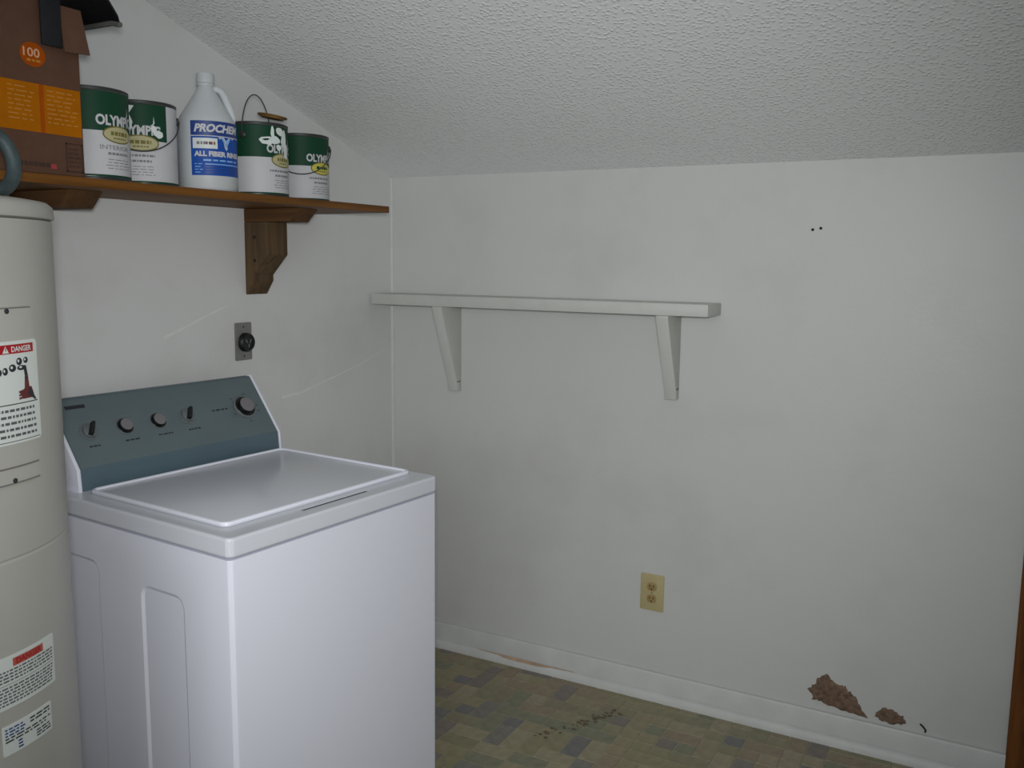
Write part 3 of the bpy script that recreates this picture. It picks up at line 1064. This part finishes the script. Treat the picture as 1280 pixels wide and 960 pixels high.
# loose rusty lid lying tilted on the open third can
ld_t = thing('can_lid', 'rusty round paint lid tilted over the can with the raised handle', 'lid', (C3[0], C3[1], ZS + CH))
rot = Matrix.Rotation(D(26), 3, 'Z') @ Matrix.Rotation(D(9), 3, 'Y')
MB().lathe([(.0, .0), (.032, .0), (.035, .004), (.040, .004), (.042, .007), (.040, .009), (.032, .008), (.0, .006)], M['rust'], 36, rot=rot, org=(.030, .030, .020)).build('disc', ld_t, sharp=40)

# ------------------------------------------------------------------ jug
jug = thing('cleaner_jug', 'white plastic gallon jug of fiber cleaner with a blue label, between the paint cans', 'jug', (CJ[0], CJ[1], ZS))
JR = .0745
jm = MB()
jp = [(JR - .012, 0), (JR - .004, .003), (JR, .010), (JR, .165), (JR - .002, .178), (JR - .008, .193), (JR - .020, .212), (JR - .034, .234), (JR - .046, .254), (.0215, .266), (.0200, .271), (.0200, .284)]
jm.lathe(jp, M['jug'], 64)
jm.build('bottle', jug, sharp=50)
MB().lathe([(.0225, .272), (.0232, .274), (.0232, .276), (.0205, .278), (.0222, .280), (.0222, .301), (.0205, .304), (0, .304)], M['jug'], 40).build('cap', jug, sharp=30)
ja = toward_cam(*CJ)
ha = ja + D(80)
hp = []
for (r, z) in ((.018, .262), (.028, .266), (.039, .260), (.047, .246), (.054, .228), (.062, .208), (.066, .192), (.060, .178)):
    hp.append((r * math.cos(ha), r * math.sin(ha), z))
MB().tube(hp, .0095, M['jug'], 12, flat=.8).build('handle', jug)
jl = MB()
la = ja + D(25)
RJ = JR + .0004
lw = .150
lm0, lm1, lm2 = cyl_map(RJ, la, 0), cyl_map(RJ + .0005, la, 0), cyl_map(RJ + .001, la, 0)
jl.mapped(rect(-lw / 2, lw / 2, .040, .140), lm0, M['blue'])
jl.mapped(rect(-lw / 2, lw / 2, .140, .176), lm0, M['blue_dark'])
jl.mapped(rect(-lw / 2, lw / 2, .1375, .1395), lm1, M['can_white'])
jl.mapped([([(px - .002, py + .158) for px, py in t[0]], t[1]) for t in text('PROCHEM', .026, .0012, .25, width=.128)], lm1, M['can_white'])
jl.mapped(rect(-.070, -.008, .107, .133), lm1, M['sticker'])
jl.mapped(fine_print(-.060, -.036, .116, .125, 1, .8, 51, .008), lm2, M['print_grey'])
jl.mapped(fine_print(-.036, -.014, .116, .125, 1, .8, 52, .008), lm2, M['skin_print'])
jl.mapped(poly([(-.006, .137), (.010, .137), (.017, .122), (.024, .137), (.042, .137), (.017, .104)]), lm1, M['can_white'])
jl.mapped(poly([(.003, .135), (.031, .135), (.017, .111)]), lm2, M['blue_pale'])
jl.mapped([([(px - .001, py + .094) for px, py in t[0]], t[1]) for t in text('ALL FIBER RINSE', .0165, .0009, width=.132)], lm1, M['can_white'])
jl.mapped(fine_print(-.044, .060, .074, .082, 1, .5, 53, .014), lm1, M['blue_pale'])
for k in range(4):
    jl.mapped(rect(-.040, lw / 2 - .004, .046 + .007 * k, .0485 + .007 * k), lm1, M['blue_pale'] if k == 3 else M['blue_dark'])
jl.mapped(fine_print(-.066, -.046, .044, .072, 4, .3, 54, .010), lm1, M['blue_pale'])
jl.build('label', jug, fix=False)

# ------------------------------------------------------------------ carton
BX1, BY1, BY0, BZ = .296, -1.518, -1.94, 2.000 - ZS
box = thing('cardboard_box', 'brown and orange cardboard carton standing at the left end of the wooden shelf', 'box', (BX1 / 2, (BY0 + BY1) / 2, ZS))
bxc, byc = BX1 / 2, (BY0 + BY1) / 2
cb_ = MB()
cb_.box(.02 - bxc, BX1 - bxc, BY0 - byc, BY1 - byc, 0, BZ, M['cardboard'])
cb_.build('carton', box, bevel=.003)
pr = MB()
pm = lambda h: (lambda x, y: (BX1 - bxc + .0006 + h, x + BY1 - byc, y))    # x = 0 at the right edge of the face
OY1, OY0 = .178, .082
pr.mapped(rect(-.400, -.004, OY0, OY1), pm(0), M['orange'])
pr.mapped(rect(-.098, -.088, OY0, OY1), pm(.0003), M['orange_deep'])
pr.mapped(fine_print(-.082, -.010, .100, .172, 8, .28, 61, .016, .25), pm(.0005), M['orange_pale'])
pr.mapped(fine_print(-.166, -.106, .100, .172, 8, .28, 62, .016, .25), pm(.0005), M['orange_pale'])
pr.mapped(fine_print(-.330, -.180, .100, .172, 8, .28, 63, .016, .25), pm(.0005), M['orange_pale'])
pr.mapped(ellipse(-.107, .234, .028, .024, slices=18), pm(0), M['orange_deep'])
pr.mapped([([(px - .110, py + .238) for px, py in t[0]], t[1]) for t in text('100', .024, .0004, width=.036)], pm(.0005), M['carton_white'])
pr.mapped(fine_print(-.121, -.091, .219, .226, 1, .6, 64, .008), pm(.0005), M['orange_pale'])
# dark table of small print in a frame, and a row of marks along the bottom
x0, x1, z0, z1 = -.044, -.004, .008, .068
for (a, b, c2, d) in ((x0, x1, z0, z0 + .003), (x0, x1, z1 - .003, z1), (x0, x0 + .003, z0, z1), (x1 - .003, x1, z0, z1)):
    pr.mapped(rect(a, b, c2, d), pm(.0003), M['carton_dark'])
pr.mapped(fine_print(x0 + .006, x1 - .006, z0 + .008, z1 - .008, 5, .4, 65, .010), pm(.0003), M['carton_dark'])
pr.mapped(fine_print(-.150, -.082, .012, .024, 1, .7, 66, .010), pm(.0003), M['carton_dark'])
pr.mapped(fine_print(-.080, -.064, .010, .022, 1, .8, 67, .010), pm(.0003), M['carton_red'])
pr.build('print', box, fix=False)
# folded-down flap at the top right corner, sticking out past the side
fl = MB()
fp = [(-.048, .343), (.003, .343), (.014, .254), (-.044, .250)]
v = [(BX1 - bxc + .003 + (.0 if i < 2 else .010), p[0] + BY1 - byc, p[1]) for i, p in enumerate(fp)]
v2 = [(a + .0035, b, c2) for a, b, c2 in v]
fl.add(v + v2, [(0, 1, 2, 3), (4, 5, 6, 7), (0, 1, 5, 4), (1, 2, 6, 5), (2, 3, 7, 6), (3, 0, 4, 7)], M['cardboard'])
fl.build('flap', box)

# ------------------------------------------------------------------ black tray on the carton
TZ = ZS + BZ + .001
tray = thing('plastic_tray', 'black plastic tray with a hanging strap, lying on the carton', 'tray', (.17, -1.66, TZ))
prof = [(-.262, -.004), (-.245, .050), (-.10, .055), (.08, .052), (.15, .042), (.19, .022), (.212, -.006), (.217, -.022)]
tm = MB()
XS = [-.14, -.10, .05, .14, .165]
DZ = [-.006, 0, 0, 0, -.006]
th_ = .006
v, f = [], []
for s in (0, 1):
    for xi, x in enumerate(XS):
        for (y, z) in prof:
            v.append((x, y, (z + DZ[xi] if y > .15 else max(z + DZ[xi], -.004)) - s * th_ + .012))
nP, nX = len(prof), len(XS)
for s in (0, 1):
    o = s * nP * nX
    for i in range(nX - 1):
        for k in range(nP - 1):
            f.append((o + i * nP + k, o + i * nP + k + 1, o + (i + 1) * nP + k + 1, o + (i + 1) * nP + k))
E_ = nP * nX
for i in range(nX - 1):
    for k in (0, nP - 1):
        f.append((i * nP + k, (i + 1) * nP + k, E_ + (i + 1) * nP + k, E_ + i * nP + k))
for k in range(nP - 1):
    for i in (0, nX - 1):
        f.append((i * nP + k, i * nP + k + 1, E_ + i * nP + k + 1, E_ + i * nP + k))
tm.add(v, f, M['black'])
tm.build('shell', tray, sharp=40)
MB().tube([(x, .217, -.013 + dz) for x, dz in zip(XS, DZ)], .006, M['tray_under'], 8).build('lip', tray)
ys0, ys1 = -1.6095 + 1.66, -1.5635 + 1.66
sxf = BX1 - .17 + .004
MB().prism([(sxf, .03), (sxf + .006, .03), (sxf + .008, -.09), (sxf + .001, -.09)], ys0, ys1, M['black_soft'], 'y').build('strap', tray, bevel=.002)

# ------------------------------------------------------------------ outlets
ro = thing('dryer_outlet', 'grey steel plate with a round black dryer socket, on the left wall above the washer', 'outlet', (0, -.7785, 1.2315))
MB().prism(rrect(-.034, .034, -.058, .058, .004, 3), .0005, .005, M['steel'], 'x').build('plate', ro, bevel=.0012)
rx = Matrix.Rotation(PI / 2, 3, 'Y')
soc = MB()
soc.lathe([(.030, .004), (.029, .016), (.026, .020), (.020, .020), (.019, .017), (0, .017)], M['black'], 32, rot=rx, org=(0, .006, -.003))
so = soc.build('socket', ro, sharp=30)
sl_ = MB()
for (y, z, a) in ((-.006, .004, .5), (.010, .004, -.5), (.003, -.010, 0)):
    q = [(-.0015, -.006), (.0015, -.006), (.0015, .006), (-.0015, .006)]
    sl_.prism([(y + .006 + p[0] * math.cos(a) - p[1] * math.sin(a), z - .003 + p[0] * math.sin(a) + p[1] * math.cos(a)) for p in q], .0165, .0178, M['steel'], 'x')
sl_.build('slot', so)
for z in (-.045, .045):
    MB().lathe([(.0032, .004), (.003, .0058), (0, .006)], M['print_dark'], 10, rot=rx, org=(0, 0, z)).build('screw', ro)

wo = thing('wall_outlet', 'beige duplex outlet low on the white back wall', 'outlet', (1.075, 0, .3765))
MB().prism(rrect(-.0415, .0415, -.064, .064, .005, 4), -.006, -.0005, M['almond'], 'y').build('plate', wo, bevel=.002)
for z in (.021, -.021):
    rc = MB().prism(rrect(-.0165, .0165, z - .0145, z + .0145, .011, 5), -.0085, -.005, M['almond_dark'], 'y').build('receptacle', wo, bevel=.001)
    s_ = MB()
    for x in (-.0065, .0065):
        s_.box(x - .0012, x + .0012, -.0089, -.0084, z - .002, z + .008, M['hole'])
    s_.lathe([(.0026, 0), (.0026, .0004)], M['hole'], 10, rot=Matrix.Rotation(PI / 2, 3, 'X'), org=(0, -.0085, z - .008))
    s_.build('slot', rc)
MB().lathe([(.0032, .0), (.003, .0016), (0, .0018)], M['steel'], 10, rot=Matrix.Rotation(PI / 2, 3, 'X'), org=(0, -.006, 0)).build('screw', wo)
